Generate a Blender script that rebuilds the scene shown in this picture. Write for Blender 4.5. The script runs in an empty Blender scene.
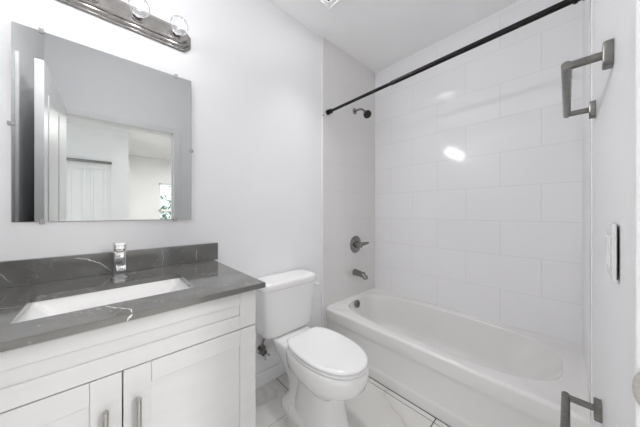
import bpy, bmesh, math, random
from mathutils import Vector, Matrix, noise

random.seed(7)
S = bpy.context.scene
COL = S.collection
PI = math.pi

# ------------------------------------------------------------------ camera, world, exposure
cam_d = bpy.data.cameras.new('camera')
cam_d.sensor_width = 36.0
cam_d.lens = 36.0 * 235.21 / 640.0
cam_d.shift_y = -2.0 / 640.0
cam_d.clip_start = 0.01
cam = bpy.data.objects.new('camera', cam_d)
cam.location = (1.457, 0.0, 1.192)
cam.rotation_euler = (PI / 2, 0, math.radians(47.152))
COL.objects.link(cam)
S.camera = cam

S.view_settings.view_transform = 'Standard'
S.view_settings.look = 'None'
S.view_settings.exposure = 1.10
S.view_settings.gamma = 1.0
S.view_settings.use_curve_mapping = False
S.cycles.max_bounces = 14
S.cycles.diffuse_bounces = 8
S.cycles.glossy_bounces = 6
S.cycles.transparent_max_bounces = 12
S.cycles.caustics_reflective = False
S.cycles.caustics_refractive = False
S.cycles.sample_clamp_indirect = 6.0

world = bpy.data.worlds.new('daylight_sky')
S.world = world
world.use_nodes = True
bg = world.node_tree.nodes['Background']
bg.inputs['Color'].default_value = (0.86, 0.93, 1.0, 1)
bg.inputs['Strength'].default_value = 1.6

# lamp powers, tuned in one place
BULB_POWER = 8.8        # each of the four vanity bulbs (W)
HALL_FILL_POWER = 58.0       # added unseen fill lamp in the room beyond the doorway (W)
HALL_NEAR_FILL_POWER = 3.5  # added unseen fill lamp just outside the bathroom door (W)


def area_light(name, loc, size, power, color=(1, 1, 1), rot=(0, 0, 0)):
    d = bpy.data.lights.new(name, 'AREA')
    d.shape = 'DISK'
    d.size = size
    d.energy = power
    d.color = color
    o = bpy.data.objects.new(name, d)
    o.location = loc
    o.rotation_euler = rot
    COL.objects.link(o)
    return o


FAN_POWER = 0.8         # light in the ceiling fan grille (W)
fan = area_light('fan_light', (0.375, 1.095, 2.6475), 0.17, FAN_POWER, (1.0, 0.99, 0.985))
fan.data.spread = math.radians(72)
area_light('hall_fill_light', (2.45, 0.45, 2.60), 0.42, HALL_NEAR_FILL_POWER, (1.0, 0.985, 0.97))  # unseen fill added outside the door to light the bathroom
area_light('bedroom_fill_light', (4.3, 1.2, 2.60), 0.46, HALL_FILL_POWER, (1.0, 0.985, 0.97))  # second added fill, out of view, shining in from the bedroom


# ------------------------------------------------------------------ materials
def new_mat(name, color, rough=0.5, metal=0.0, coat=0.0, spec=0.5, ior=1.5):
    m = bpy.data.materials.new(name)
    m.use_nodes = True
    p = m.node_tree.nodes['Principled BSDF']
    p.inputs['Base Color'].default_value = (*color, 1)
    p.inputs['Roughness'].default_value = rough
    p.inputs['Metallic'].default_value = metal
    p.inputs['IOR'].default_value = ior
    p.inputs['Specular IOR Level'].default_value = spec
    p.inputs['Coat Weight'].default_value = coat
    p.inputs['Coat Roughness'].default_value = 0.05
    return m


def nodes(m):
    nt = m.node_tree
    return nt, nt.nodes['Principled BSDF']


def add_noise(m, c1, c2, scale=4.0, detail=4.0, lo=0.4, hi=0.6, stretch=(1, 1, 1), bump=0.0, bump_scale=None):
    """procedural colour variation and a fine surface bump in object space"""
    nt, p = nodes(m)
    tc = nt.nodes.new('ShaderNodeTexCoord')
    mp = nt.nodes.new('ShaderNodeMapping')
    mp.inputs['Scale'].default_value = stretch
    nt.links.new(tc.outputs['Object'], mp.inputs['Vector'])
    n = nt.nodes.new('ShaderNodeTexNoise')
    n.inputs['Scale'].default_value = scale
    n.inputs['Detail'].default_value = detail
    nt.links.new(mp.outputs['Vector'], n.inputs['Vector'])
    r = nt.nodes.new('ShaderNodeValToRGB')
    r.color_ramp.elements[0].position = lo
    r.color_ramp.elements[1].position = hi
    r.color_ramp.elements[0].color = (*c1, 1)
    r.color_ramp.elements[1].color = (*c2, 1)
    nt.links.new(n.outputs['Fac'], r.inputs['Fac'])
    nt.links.new(r.outputs['Color'], p.inputs['Base Color'])
    if bump:
        n2 = nt.nodes.new('ShaderNodeTexNoise')
        n2.inputs['Scale'].default_value = bump_scale or scale * 20
        nt.links.new(mp.outputs['Vector'], n2.inputs['Vector'])
        b = nt.nodes.new('ShaderNodeBump')
        b.inputs['Strength'].default_value = bump
        b.inputs['Distance'].default_value = 0.002
        nt.links.new(n2.outputs['Fac'], b.inputs['Height'])
        nt.links.new(b.outputs['Normal'], p.inputs['Normal'])
    return m


M = {}
M['wall'] = add_noise(new_mat('wall_paint', (0.8, 0.8, 0.82), 0.42), (0.857, 0.857, 0.872), (0.870, 0.870, 0.882), 2.0, bump=0.12, bump_scale=160)
M['hall_wall'] = add_noise(new_mat('hall_grey_paint', (0.6, 0.6, 0.6), 0.5), (0.82, 0.82, 0.825), (0.85, 0.85, 0.855), 2.0)
M['ceiling'] = add_noise(new_mat('ceiling_paint', (0.78, 0.78, 0.78), 0.7), (0.885, 0.885, 0.887), (0.90, 0.90, 0.90), 2.0, bump=0.1, bump_scale=120)
M['trim'] = add_noise(new_mat('trim_enamel', (0.84, 0.84, 0.84), 0.28), (0.83, 0.83, 0.835), (0.85, 0.85, 0.85), 3.0)
M['door'] = add_noise(new_mat('door_enamel', (0.85, 0.85, 0.85), 0.32), (0.84, 0.84, 0.845), (0.86, 0.86, 0.86), 3.0)
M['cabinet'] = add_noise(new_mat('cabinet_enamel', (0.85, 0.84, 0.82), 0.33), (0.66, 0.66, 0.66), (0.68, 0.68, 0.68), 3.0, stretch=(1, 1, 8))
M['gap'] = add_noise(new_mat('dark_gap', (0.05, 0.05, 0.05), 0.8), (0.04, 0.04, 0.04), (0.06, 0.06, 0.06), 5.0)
M['porcelain'] = add_noise(new_mat('white_porcelain', (0.86, 0.86, 0.86), 0.10, coat=0.3), (0.855, 0.855, 0.85), (0.87, 0.87, 0.865), 3.0)
M['seat'] = add_noise(new_mat('white_seat_plastic', (0.88, 0.88, 0.88), 0.16), (0.875, 0.875, 0.88), (0.885, 0.885, 0.89), 3.0)
M['tub'] = add_noise(new_mat('tub_enamel', (0.84, 0.835, 0.825), 0.09, coat=0.4), (0.80, 0.792, 0.778), (0.82, 0.812, 0.798), 2.0)
M['chrome'] = add_noise(new_mat('chrome', (0.72, 0.72, 0.72), 0.08, 1.0), (0.60, 0.60, 0.60), (0.65, 0.65, 0.65), 6.0)
M['nickel'] = add_noise(new_mat('brushed_nickel', (0.50, 0.48, 0.45), 0.30, 1.0), (0.46, 0.45, 0.42), (0.53, 0.51, 0.48), 30.0, stretch=(1, 1, 12))
M['bar_nickel'] = add_noise(new_mat('bar_nickel', (0.3, 0.29, 0.28), 0.26, 1.0), (0.28, 0.27, 0.26), (0.33, 0.32, 0.31), 30.0, stretch=(1, 1, 12))
M['steel'] = add_noise(new_mat('satin_steel', (0.36, 0.35, 0.33), 0.30, 1.0), (0.17, 0.165, 0.155), (0.24, 0.235, 0.22), 30.0, stretch=(1, 12, 1))
M['shower'] = add_noise(new_mat('shower_nickel', (0.34, 0.33, 0.32), 0.18, 1.0), (0.22, 0.215, 0.21), (0.28, 0.275, 0.265), 10.0)
M['black'] = add_noise(new_mat('black_rod', (0.012, 0.012, 0.012), 0.22, spec=0.3), (0.004, 0.004, 0.004), (0.008, 0.008, 0.008), 12.0)
M['rubber'] = add_noise(new_mat('dark_nozzles', (0.02, 0.02, 0.02), 0.6), (0.015, 0.015, 0.015), (0.03, 0.03, 0.03), 60.0)
M['hose'] = add_noise(new_mat('braided_hose', (0.30, 0.30, 0.30), 0.4, 0.8), (0.16, 0.16, 0.16), (0.42, 0.42, 0.42), 200.0)
M['film'] = add_noise(new_mat('film_scrap', (0.8, 0.8, 0.78), 0.3), (0.75, 0.75, 0.72), (0.85, 0.85, 0.83), 40.0)
M['mirror'] = add_noise(new_mat('mirror_silver', (0.74, 0.76, 0.76), 0.0, 1.0), (0.495, 0.51, 0.505), (0.505, 0.518, 0.512), 1.0)
M['mirror_edge'] = add_noise(new_mat('mirror_edge', (0.45, 0.48, 0.47), 0.12, 0.6), (0.42, 0.45, 0.44), (0.48, 0.50, 0.49), 8.0)
M['clip'] = add_noise(new_mat('clear_clip_plastic', (0.5, 0.5, 0.5), 0.12), (0.36, 0.36, 0.36), (0.50, 0.50, 0.50), 30.0)
M['plate'] = add_noise(new_mat('switch_plastic', (0.82, 0.82, 0.82), 0.25), (0.81, 0.81, 0.815), (0.83, 0.83, 0.83), 8.0)
M['grout'] = add_noise(new_mat('open_joint', (0.045, 0.042, 0.04), 0.9), (0.035, 0.033, 0.03), (0.07, 0.065, 0.06), 60.0)
M['grout_light'] = add_noise(new_mat('filled_joint', (0.42, 0.41, 0.39), 0.9), (0.38, 0.37, 0.36), (0.46, 0.45, 0.43), 60.0)
M['vein'] = add_noise(new_mat('white_vein', (0.75, 0.74, 0.72), 0.15), (0.62, 0.61, 0.59), (0.82, 0.81, 0.79), 80.0)
M['hall_floor'] = add_noise(new_mat('hall_floor', (0.5, 0.48, 0.45), 0.4), (0.46, 0.44, 0.41), (0.54, 0.52, 0.49), 2.5)
M['leaf'] = add_noise(new_mat('leaf', (0.12, 0.2, 0.08), 0.5), (0.06, 0.12, 0.04), (0.2, 0.3, 0.12), 9.0)


def tile_mat(name, axis, along0, color, mortar, rough):
    """glossy white wall tile, 444 x 252 mm in running bond; axis = 'X' or 'Y' is the horizontal direction"""
    m = new_mat(name, color, rough, coat=0.0)
    nt, p = nodes(m)
    tc = nt.nodes.new('ShaderNodeTexCoord')
    sp = nt.nodes.new('ShaderNodeSeparateXYZ')
    nt.links.new(tc.outputs['Object'], sp.inputs[0])
    a = nt.nodes.new('ShaderNodeMath'); a.operation = 'ADD'; a.inputs[1].default_value = along0
    nt.links.new(sp.outputs[axis], a.inputs[0])
    b = nt.nodes.new('ShaderNodeMath'); b.operation = 'SUBTRACT'; b.inputs[1].default_value = 0.368
    nt.links.new(sp.outputs['Z'], b.inputs[0])
    cb = nt.nodes.new('ShaderNodeCombineXYZ')
    nt.links.new(a.outputs[0], cb.inputs['X'])
    nt.links.new(b.outputs[0], cb.inputs['Y'])
    br = nt.nodes.new('ShaderNodeTexBrick')
    br.inputs['Scale'].default_value = 1.0
    br.inputs['Brick Width'].default_value = 0.444
    br.inputs['Row Height'].default_value = 0.252
    br.inputs['Mortar Size'].default_value = 0.0016
    br.inputs['Mortar Smooth'].default_value = 0.3
    br.offset = 0.5
    br.inputs['Color1'].default_value = (*color, 1)
    br.inputs['Color2'].default_value = (*[c * 0.985 for c in color], 1)
    br.inputs['Mortar'].default_value = (*mortar, 1)
    nt.links.new(cb.outputs[0], br.inputs['Vector'])
    nt.links.new(br.outputs['Color'], p.inputs['Base Color'])
    nz = nt.nodes.new('ShaderNodeTexNoise'); nz.inputs['Scale'].default_value = 5.0; nz.inputs['Detail'].default_value = 1.0
    nt.links.new(tc.outputs['Object'], nz.inputs['Vector'])
    mul = nt.nodes.new('ShaderNodeMath'); mul.operation = 'MULTIPLY'; mul.inputs[1].default_value = 0.5
    nt.links.new(nz.outputs['Fac'], mul.inputs[0])
    sub = nt.nodes.new('ShaderNodeMath'); sub.operation = 'SUBTRACT'
    nt.links.new(mul.outputs[0], sub.inputs[0]); nt.links.new(br.outputs['Fac'], sub.inputs[1])
    bp = nt.nodes.new('ShaderNodeBump'); bp.inputs['Strength'].default_value = 0.35; bp.inputs['Distance'].default_value = 0.003
    nt.links.new(sub.outputs[0], bp.inputs['Height'])
    nt.links.new(bp.outputs['Normal'], p.inputs['Normal'])
    return m


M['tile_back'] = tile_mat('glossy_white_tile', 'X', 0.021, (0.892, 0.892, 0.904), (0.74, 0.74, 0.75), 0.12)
M['tile_side_shaded'] = tile_mat('shaded_white_tile', 'Y', 0.10, (0.76, 0.75, 0.74), (0.70, 0.69, 0.68), 0.2)  # same tile darkened: shade on the end walls put into the colour


def marble_mat():
    m = new_mat('marble_floor_tile', (0.72, 0.71, 0.68), 0.22)
    nt, p = nodes(m)
    tc = nt.nodes.new('ShaderNodeTexCoord')
    n1 = nt.nodes.new('ShaderNodeTexNoise'); n1.inputs['Scale'].default_value = 2.6; n1.inputs['Detail'].default_value = 8
    n1.inputs['Distortion'].default_value = 0.8
    nt.links.new(tc.outputs['Object'], n1.inputs['Vector'])
    # thin veins where the warped noise crosses its middle
    s = nt.nodes.new('ShaderNodeMath'); s.operation = 'SUBTRACT'; s.inputs[1].default_value = 0.5
    nt.links.new(n1.outputs['Fac'], s.inputs[0])
    ab = nt.nodes.new('ShaderNodeMath'); ab.operation = 'ABSOLUTE'
    nt.links.new(s.outputs[0], ab.inputs[0])
    r = nt.nodes.new('ShaderNodeValToRGB')
    r.color_ramp.elements[0].position = 0.0; r.color_ramp.elements[0].color = (0.60, 0.59, 0.57, 1)
    r.color_ramp.elements[1].position = 0.02; r.color_ramp.elements[1].color = (0.69, 0.68, 0.66, 1)
    e = r.color_ramp.elements.new(0.12); e.color = (0.73, 0.72, 0.70, 1)
    nt.links.new(ab.outputs[0], r.inputs['Fac'])
    nt.links.new(r.outputs['Color'], p.inputs['Base Color'])
    return m


M['marble'] = marble_mat()


def quartz_mat():
    m = new_mat('dark_grey_quartz', (0.15, 0.15, 0.14), 0.09, spec=0.9)
    nt, p = nodes(m)
    tc = nt.nodes.new('ShaderNodeTexCoord')
    n1 = nt.nodes.new('ShaderNodeTexNoise'); n1.inputs['Scale'].default_value = 9.0; n1.inputs['Detail'].default_value = 6
    nt.links.new(tc.outputs['Object'], n1.inputs['Vector'])
    r = nt.nodes.new('ShaderNodeValToRGB')
    r.color_ramp.elements[0].position = 0.35; r.color_ramp.elements[0].color = (0.128, 0.127, 0.120, 1)
    r.color_ramp.elements[1].position = 0.7; r.color_ramp.elements[1].color = (0.175, 0.174, 0.165, 1)
    nt.links.new(n1.outputs['Fac'], r.inputs['Fac'])
    v = nt.nodes.new('ShaderNodeTexNoise'); v.inputs['Scale'].default_value = 14; v.inputs['Detail'].default_value = 5
    v.inputs['Distortion'].default_value = 1.5
    nt.links.new(tc.outputs['Object'], v.inputs['Vector'])
    s = nt.nodes.new('ShaderNodeMath'); s.operation = 'SUBTRACT'; s.inputs[1].default_value = 0.62
    nt.links.new(v.outputs['Fac'], s.inputs[0])
    ab = nt.nodes.new('ShaderNodeMath'); ab.operation = 'ABSOLUTE'
    nt.links.new(s.outputs[0], ab.inputs[0])
    r2 = nt.nodes.new('ShaderNodeValToRGB')
    r2.color_ramp.elements[0].position = 0.0; r2.color_ramp.elements[0].color = (1, 1, 1, 1)
    r2.color_ramp.elements[1].position = 0.012; r2.color_ramp.elements[1].color = (0, 0, 0, 1)
    nt.links.new(ab.outputs[0], r2.inputs['Fac'])
    mx = nt.nodes.new('ShaderNodeMixRGB'); mx.inputs['Color2'].default_value = (0.27, 0.27, 0.26, 1)
    nt.links.new(r2.outputs['Color'], mx.inputs['Fac'])
    nt.links.new(r.outputs['Color'], mx.inputs['Color1'])
    nt.links.new(mx.outputs['Color'], p.inputs['Base Color'])
    return m


M['quartz'] = quartz_mat()


def glass_mat(name, tint, clear):
    m = bpy.data.materials.new(name)
    m.use_nodes = True
    nt = m.node_tree
    nt.nodes.clear()
    out = nt.nodes.new('ShaderNodeOutputMaterial')
    mix = nt.nodes.new('ShaderNodeMixShader')
    tr = nt.nodes.new('ShaderNodeBsdfTransparent'); tr.inputs['Color'].default_value = (*tint, 1)
    gl = nt.nodes.new('ShaderNodeBsdfGlossy'); gl.inputs['Roughness'].default_value = 0.05
    lw = nt.nodes.new('ShaderNodeLayerWeight'); lw.inputs['Blend'].default_value = clear
    nt.links.new(lw.outputs['Fresnel'], mix.inputs[0])
    nt.links.new(tr.outputs[0], mix.inputs[1])
    nt.links.new(gl.outputs[0], mix.inputs[2])
    nt.links.new(mix.outputs[0], out.inputs['Surface'])
    return m


M['pane'] = glass_mat('window_pane_glass', (0.95, 0.97, 0.96), 0.25)
def emit_mat(name, color, strength):
    m = bpy.data.materials.new(name)
    m.use_nodes = True
    nt = m.node_tree
    nt.nodes.clear()
    out = nt.nodes.new('ShaderNodeOutputMaterial')
    e = nt.nodes.new('ShaderNodeEmission')
    e.inputs['Color'].default_value = (*color, 1)
    e.inputs['Strength'].default_value = strength
    nt.links.new(e.outputs[0], out.inputs['Surface'])
    return m


# crystal globe: clear facets with the glow of the lamp scattered in the cut glass
M['bulb'] = glass_mat('crystal_bulb_glass', (0.84, 0.85, 0.87), 0.10)
nt = M['bulb'].node_tree
out = [n for n in nt.nodes if n.type == 'OUTPUT_MATERIAL'][0]
mixn = [n for n in nt.nodes if n.type == 'MIX_SHADER'][0]
em = nt.nodes.new('ShaderNodeEmission'); em.inputs['Color'].default_value = (1, 0.985, 0.97, 1); em.inputs['Strength'].default_value = 0.06
ad = nt.nodes.new('ShaderNodeAddShader')
nt.links.new(mixn.outputs[0], ad.inputs[0]); nt.links.new(em.outputs[0], ad.inputs[1]); nt.links.new(ad.outputs[0], out.inputs['Surface'])

BULB_CORE_R = 0.017
M['glow'] = emit_mat('bulb_core_glow', (1.0, 0.985, 0.975), 8.0 * BULB_POWER / (4 * PI * PI * BULB_CORE_R ** 2) / 8.0)
M['glow_base'] = emit_mat('bulb_base_glow', (1.0, 0.985, 0.975), 0.02 * BULB_POWER / (4 * PI * PI * BULB_CORE_R ** 2))
M['lamp_glow'] = emit_mat('unseen_lamp_glow', (1.0, 0.985, 0.97), 4.0)  # glow of the added hall lamps, shared with the fan lens


# ------------------------------------------------------------------ mesh helpers
def bm_box(bm, lo, hi, mat=0, bevel=0.0, seg=2):
    x0, y0, z0 = lo; x1, y1, z1 = hi
    v = [bm.verts.new(c) for c in ((x0, y0, z0), (x1, y0, z0), (x1, y1, z0), (x0, y1, z0),
                                   (x0, y0, z1), (x1, y0, z1), (x1, y1, z1), (x0, y1, z1))]
    fs = [bm.faces.new([v[i] for i in f]) for f in ((3, 2, 1, 0), (4, 5, 6, 7), (0, 1, 5, 4), (1, 2, 6, 5), (2, 3, 7, 6), (3, 0, 4, 7))]
    for f in fs:
        f.material_index = mat
    if bevel > 0:
        es = list({e for f in fs for e in f.edges})
        bmesh.ops.bevel(bm, geom=es, offset=bevel, segments=seg, affect='EDGES', profile=0.5)
    return bm


def frame_of(d):
    d = Vector(d).normalized()
    up = Vector((0, 0, 1)) if abs(d.z) < 0.95 else Vector((1, 0, 0))
    a = d.cross(up).normalized()
    b = d.cross(a).normalized()
    return a, b


def bm_sweep(bm, pts, radii, n=16, caps=True, mat=0):
    """tube along a polyline; radii is one number or one per point"""
    pts = [Vector(p) for p in pts]
    if not hasattr(radii, '__len__'):
        radii = [radii] * len(pts)
    rings = []
    a = None
    for i, p in enumerate(pts):
        if i == 0:
            d = pts[1] - pts[0]
        elif i == len(pts) - 1:
            d = pts[-1] - pts[-2]
        else:
            d = (pts[i] - pts[i - 1]).normalized() + (pts[i + 1] - pts[i]).normalized()
        if d.length < 1e-9:
            d = pts[i] - pts[i - 1] if i else pts[1] - pts[0]
        d.normalize()
        if a is None:
            a, b = frame_of(d)
        else:
            a = (a - d * a.dot(d)).normalized()
            b = d.cross(a).normalized()
        rings.append([bm.verts.new(p + (a * math.cos(2 * PI * k / n) + b * math.sin(2 * PI * k / n)) * radii[i]) for k in range(n)])
    bm_skin(bm, rings, caps, mat)


def bm_skin(bm, rings, caps=True, mat=0):
    n = len(rings[0])
    for r0, r1 in zip(rings, rings[1:]):
        for k in range(n):
            f = bm.faces.new((r0[k], r0[(k + 1) % n], r1[(k + 1) % n], r1[k]))
            f.material_index = mat
    if caps:
        bm.faces.new(rings[0][::-1]).material_index = mat
        bm.faces.new(rings[-1]).material_index = mat


def bm_lathe(bm, origin, axis, profile, n=28, mat=0, caps=True):
    """profile: list of (distance along axis, radius)"""
    o = Vector(origin); d = Vector(axis).normalized()
    a, b = frame_of(d)
    rings = []
    for t, r in profile:
        rings.append([bm.verts.new(o + d * t + (a * math.cos(2 * PI * k / n) + b * math.sin(2 * PI * k / n)) * max(r, 1e-4)) for k in range(n)])
    bm_skin(bm, rings, caps, mat)


def se_ring(cx, cy, z, ax, by, n=2.0, N=48, ab=None, nb=None, xmin=None):
    """superellipse ring in a horizontal plane; ab/nb: other half-length and exponent for the -x side"""
    pts = []
    for k in range(N):
        t = 2 * PI * k / N
        c, s = math.cos(t), math.sin(t)
        e = n if c >= 0 or nb is None else nb
        A = ax if c >= 0 or ab is None else ab
        x = cx + A * math.copysign(abs(c) ** (2 / e), c)
        y = cy + by * math.copysign(abs(s) ** (2 / e), s)
        if xmin is not None:
            x = max(x, xmin)
        pts.append(Vector((x, y, z)))
    return pts


def bm_loft(bm, rings, caps=True, mat=0):
    bm_skin(bm, [[bm.verts.new(p) for p in r] for r in rings], caps, mat)


def obj(name, bm, mats, parent=None, smooth=False, angle=35, loc=None):
    bmesh.ops.recalc_face_normals(bm, faces=bm.faces[:])
    me = bpy.data.meshes.new(name)
    bm.to_mesh(me)
    bm.free()
    for m in (mats if isinstance(mats, (list, tuple)) else [mats]):
        me.materials.append(M[m])
    if smooth:
        me.polygons.foreach_set('use_smooth', [True] * len(me.polygons))
        me.set_sharp_from_angle(angle=math.radians(angle))
    o = bpy.data.objects.new(name, me)
    COL.objects.link(o)
    if parent is not None:
        o.parent = parent
        if parent.type == 'EMPTY' or True:
            o.matrix_parent_inverse = Matrix.Identity(4)
            # meshes are modelled in world space: bring them into the parent's space
            pw = world_of(parent)
            me.transform(pw.inverted())
    elif loc is not None:
        me.transform(Matrix.Translation(-Vector(loc)))
        o.location = loc
    return o


def world_of(o):
    m = o.matrix_basis.copy()
    while o.parent is not None:
        o = o.parent
        m = o.matrix_basis @ m
    return m


def thing(name, label, cat, loc, group=None, rotz=0.0):
    o = bpy.data.objects.new(name, None)
    o.empty_display_size = 0.05
    COL.objects.link(o)
    o.location = loc
    o.rotation_euler = (0, 0, rotz)
    o['label'] = label
    o['category'] = cat
    if group:
        o['group'] = group
    return o


def tag(o, label, cat, group=None):
    o['label'] = label
    o['category'] = cat
    if group:
        o['group'] = group
    return o


def struct(name, bm, mats, label=None, cat=None, **k):
    o = obj(name, bm, mats, **k)
    o['kind'] = 'structure'
    if label:
        o['label'] = label
        o['category'] = cat
    return o


def boxes(*bs, bevel=0.0, mat=0):
    bm = bmesh.new()
    for lo, hi in bs:
        bm_box(bm, lo, hi, mat, bevel)
    return bm


# ------------------------------------------------------------------ dimensions (metres)
CEIL = 2.671
YB = 2.147        # tiled back wall face
XR = 1.525        # right wall face
XT = 1.505        # right tile face
TL = 0.010        # left tile face
YN = -0.385       # near wall face
YTUB = 1.412      # tub front
YT0 = 1.364       # where the left tile begins
DO0, DO1, DOZ = -0.272, 0.535, 2.03   # doorway in the right wall
XH = 1.645        # hall side of the right wall



def wall_x(y):
    # the painted right wall runs a little out of square, closing in towards the tub
    return XR - 0.02 * (y - (DO1 + 0.02)) if y > DO1 + 0.02 else XR


# ------------------------------------------------------------------ the room
struct('wall_left', boxes(((-0.10, YN - 0.1, 0), (0.0, YB + 0.1, CEIL))), 'wall', 'white painted wall behind vanity and toilet', 'wall')
struct('wall_back', boxes(((0.0, YB, 0), (XR + 0.12, YB + 0.10, CEIL))), 'tile_back', 'glossy white tiled wall along the tub', 'wall')
struct('wall_near', boxes(((0.0, YN - 0.10, 0), (XH, YN, CEIL))), 'wall', 'white painted wall behind the open door', 'wall')
bm = boxes(((XR, YN, 0), (XH, DO0 - 0.02, CEIL)), ((XR, DO1 + 0.02, 0), (XH, YB, CEIL)),
           ((XR, DO0 - 0.02, DOZ + 0.02), (XH, DO1 + 0.02, CEIL)))
for v in bm.verts:
    if abs(v.co.x - XR) < 1e-6 and abs(v.co.y - YB) < 1e-6:
        v.co.x = wall_x(YB)
struct('wall_right', bm, 'wall', 'white painted wall with doorway and towel bars', 'wall')
struct('ceiling', boxes(((-0.1, YN - 0.1, CEIL), (XH, YB + 0.1, CEIL + 0.08))), 'ceiling', 'white bathroom ceiling', 'ceiling')

# tiled end walls of the tub alcove
bm = bmesh.new()
bm_box(bm, (0.0005, YT0 + 0.012, 0), (TL, YB - 0.001, CEIL - 0.001))
struct('wall_left_tile', bm, 'tile_side_shaded', 'tiled plumbing end wall of the tub alcove', 'wall')
struct('trim_1', boxes(((0.0005, YT0, 0), (TL + 0.006, YT0 + 0.013, CEIL - 0.001)), bevel=0.003), 'trim', 'white edge strip beside the tiled plumbing wall', 'trim')
struct('wall_right_tile', boxes(((XT, YTUB + 0.01, 0.0), (XR + 0.02, YB - 0.001, CEIL - 0.001))), 'tile_side_shaded', 'tiled end wall at foot of the tub', 'wall')
struct('trim_2', boxes(((XT - 0.001, YTUB - 0.004, 0.0), (XR + 0.02, YTUB + 0.0115, CEIL - 0.001)), bevel=0.003), 'trim', 'white edge strip beside the towel bar wall', 'trim')

# floor: marble tiles laid over the bed, with open dark joints
bm = bmesh.new()
bm_box(bm, (-0.0, YN, -0.06), (XR, YB, -0.0035), 1)
g = 0.0028
xs = [0.0, 0.308, 0.918, XR]
ys = [YN, -0.007, 0.454, 0.915, 1.376, 1.413, YB]
for i in range(3):
    for j in range(6):
        if j == 5:
            continue
        bm_box(bm, (xs[i] + (g if i else 0), ys[j] + g, -0.0036), (xs[i + 1] - g, ys[j + 1] - g, 0.0), 0, 0.0006, 1)
for x in (0.308,):
    bm_box(bm, (x - g, YN, -0.0035), (x + g, 1.374, -0.0006), 2)
floor = struct('floor', bm, ['marble', 'grout', 'grout_light'], 'pale grey marbled tile floor with dark open joints', 'floor')

# baseboards
def baseboard(name, lo, hi, axis, label):
    bm = bmesh.new()
    bm_box(bm, lo, hi, 0, 0.004, 2)
    return struct(name, bm, 'trim', label, 'baseboard')

baseboard('baseboard_left', (0.0005, 0.46, 0.001), (0.014, YT0 - 0.001, 0.093), 'y', 'white baseboard behind the toilet')
bm = boxes(((XR - 0.014, DO1 + 0.066, 0.001), (XR - 0.0005, YTUB - 0.006, 0.093)))
for v in bm.verts:
    v.co.x += wall_x(v.co.y) - XR
struct('baseboard_right', bm, 'trim', 'white baseboard below the towel bars', 'baseboard')

# doorway casing and jamb
CX = 0.010
bm = bmesh.new()
bm_box(bm, (XR - CX, DO1 + 0.004, 0.001), (XR - 0.0003, DO1 + 0.064, DOZ + 0.064), 0, 0.003)
bm_box(bm, (XR - CX, DO0 - 0.064, 0.001), (XR - 0.0003, DO0 - 0.004, DOZ + 0.064), 0, 0.003)
bm_box(bm, (XR - CX, DO0 - 0.004, DOZ + 0.004), (XR - 0.0003, DO1 + 0.004, DOZ + 0.064), 0, 0.003)
struct('trim_3', bm, 'trim', 'white door casing around the doorway', 'trim')
bm = bmesh.new()
bm_box(bm, (XR + 0.0003, DO1, 0.001), (XH + 0.004, DO1 + 0.0195, DOZ + 0.0195), 0, 0.001, 1)
bm_box(bm, (XR + 0.0003, DO0 - 0.0195, 0.001), (XH + 0.004, DO0, DOZ + 0.0195), 0, 0.001, 1)
bm_box(bm, (XR + 0.0003, DO0, DOZ), (XH + 0.004, DO1, DOZ + 0.0195), 0, 0.001, 1)
bm_box(bm, (XR + 0.045, DO1 - 0.011, 0.001), (XR + 0.08, DO1 + 0.001, DOZ), 0, 0.001, 1)
struct('trim_4', bm, 'trim', 'white door jamb lining the doorway', 'trim')

# strike plate on the far jamb: rounded plate with a lip that curls over the edge
sp = thing('strike_plate', 'chrome latch strike plate on the white door jamb', 'strike plate', (1.535, DO1, 0.952))
bm = bmesh.new()
ring = []
for k in range(32):
    t = 2 * PI * k / 32
    ring.append((1.538 + 0.0262 * math.copysign(abs(math.cos(t)) ** 0.75, math.cos(t)), 0.952 + 0.029 * math.copysign(abs(math.sin(t)) ** 0.75, math.sin(t))))
bm_loft(bm, [[Vector((x, DO1 - 0.0004, z)) for x, z in ring], [Vector((x, DO1 - 0.0020, z)) for x, z in ring],
             [Vector((1.538 + (x - 1.538) * 0.90, DO1 - 0.0030, 0.952 + (z - 0.952) * 0.93)) for x, z in ring]])
obj('plate', bm, 'nickel', sp, True)
bm = boxes(((1.530, DO1 - 0.0036, 0.938), (1.548, DO1 - 0.0024, 0.966)))
obj('latch_hole', bm, 'gap', sp)
for z in (0.930, 0.974):
    bm = bmesh.new()
    bm_lathe(bm, (1.540, DO1 - 0.0026, z), (0, -1, 0), [(0, 0.0034), (0.0008, 0.0032), (0.0012, 0.002)], 12)
    obj('screw', bm, 'nickel', sp, True)

# the open bathroom door, folded back along the near wall (seen in the mirror)
DX0, DX1, DY0, DY1 = 0.628, 1.512, -0.295, -0.258
door = thing('door_1', 'white bathroom door standing open, seen in the mirror', 'door', (1.5, -0.277, 0.0))
door['kind'] = 'structure'
obj('slab', boxes(((DX0, DY0, 0.012), (DX1, DY1, 2.062)), bevel=0.002), 'door', door)
bm = bmesh.new()
for (a, b) in ((0.14, 0.86), (1.02, 1.90)):
    for (x0, x1) in ((DX0 + 0.11, 1.03), (1.11, DX1 - 0.11)):
        for y0, y1 in ((DY1 - 0.001, DY1 + 0.005), (DY0 - 0.005, DY0 + 0.001)):
            bm_box(bm, (x0, y0, a), (x1, y1, b), 0, 0.004)
obj('raised_panel', bm, 'door', door)
for sgn, yy in ((1, DY1), (-1, DY0)):
    bm = bmesh.new()
    bm_lathe(bm, (DX0 + 0.065, yy, 0.952), (0, sgn, 0), [(0, 0.03), (0.006, 0.03), (0.010, 0.012), (0.026, 0.011), (0.032, 0.022), (0.044, 0.026), (0.054, 0.020), (0.057, 0.004)])
    obj('door_knob', bm, 'chrome', door, True)

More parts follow.
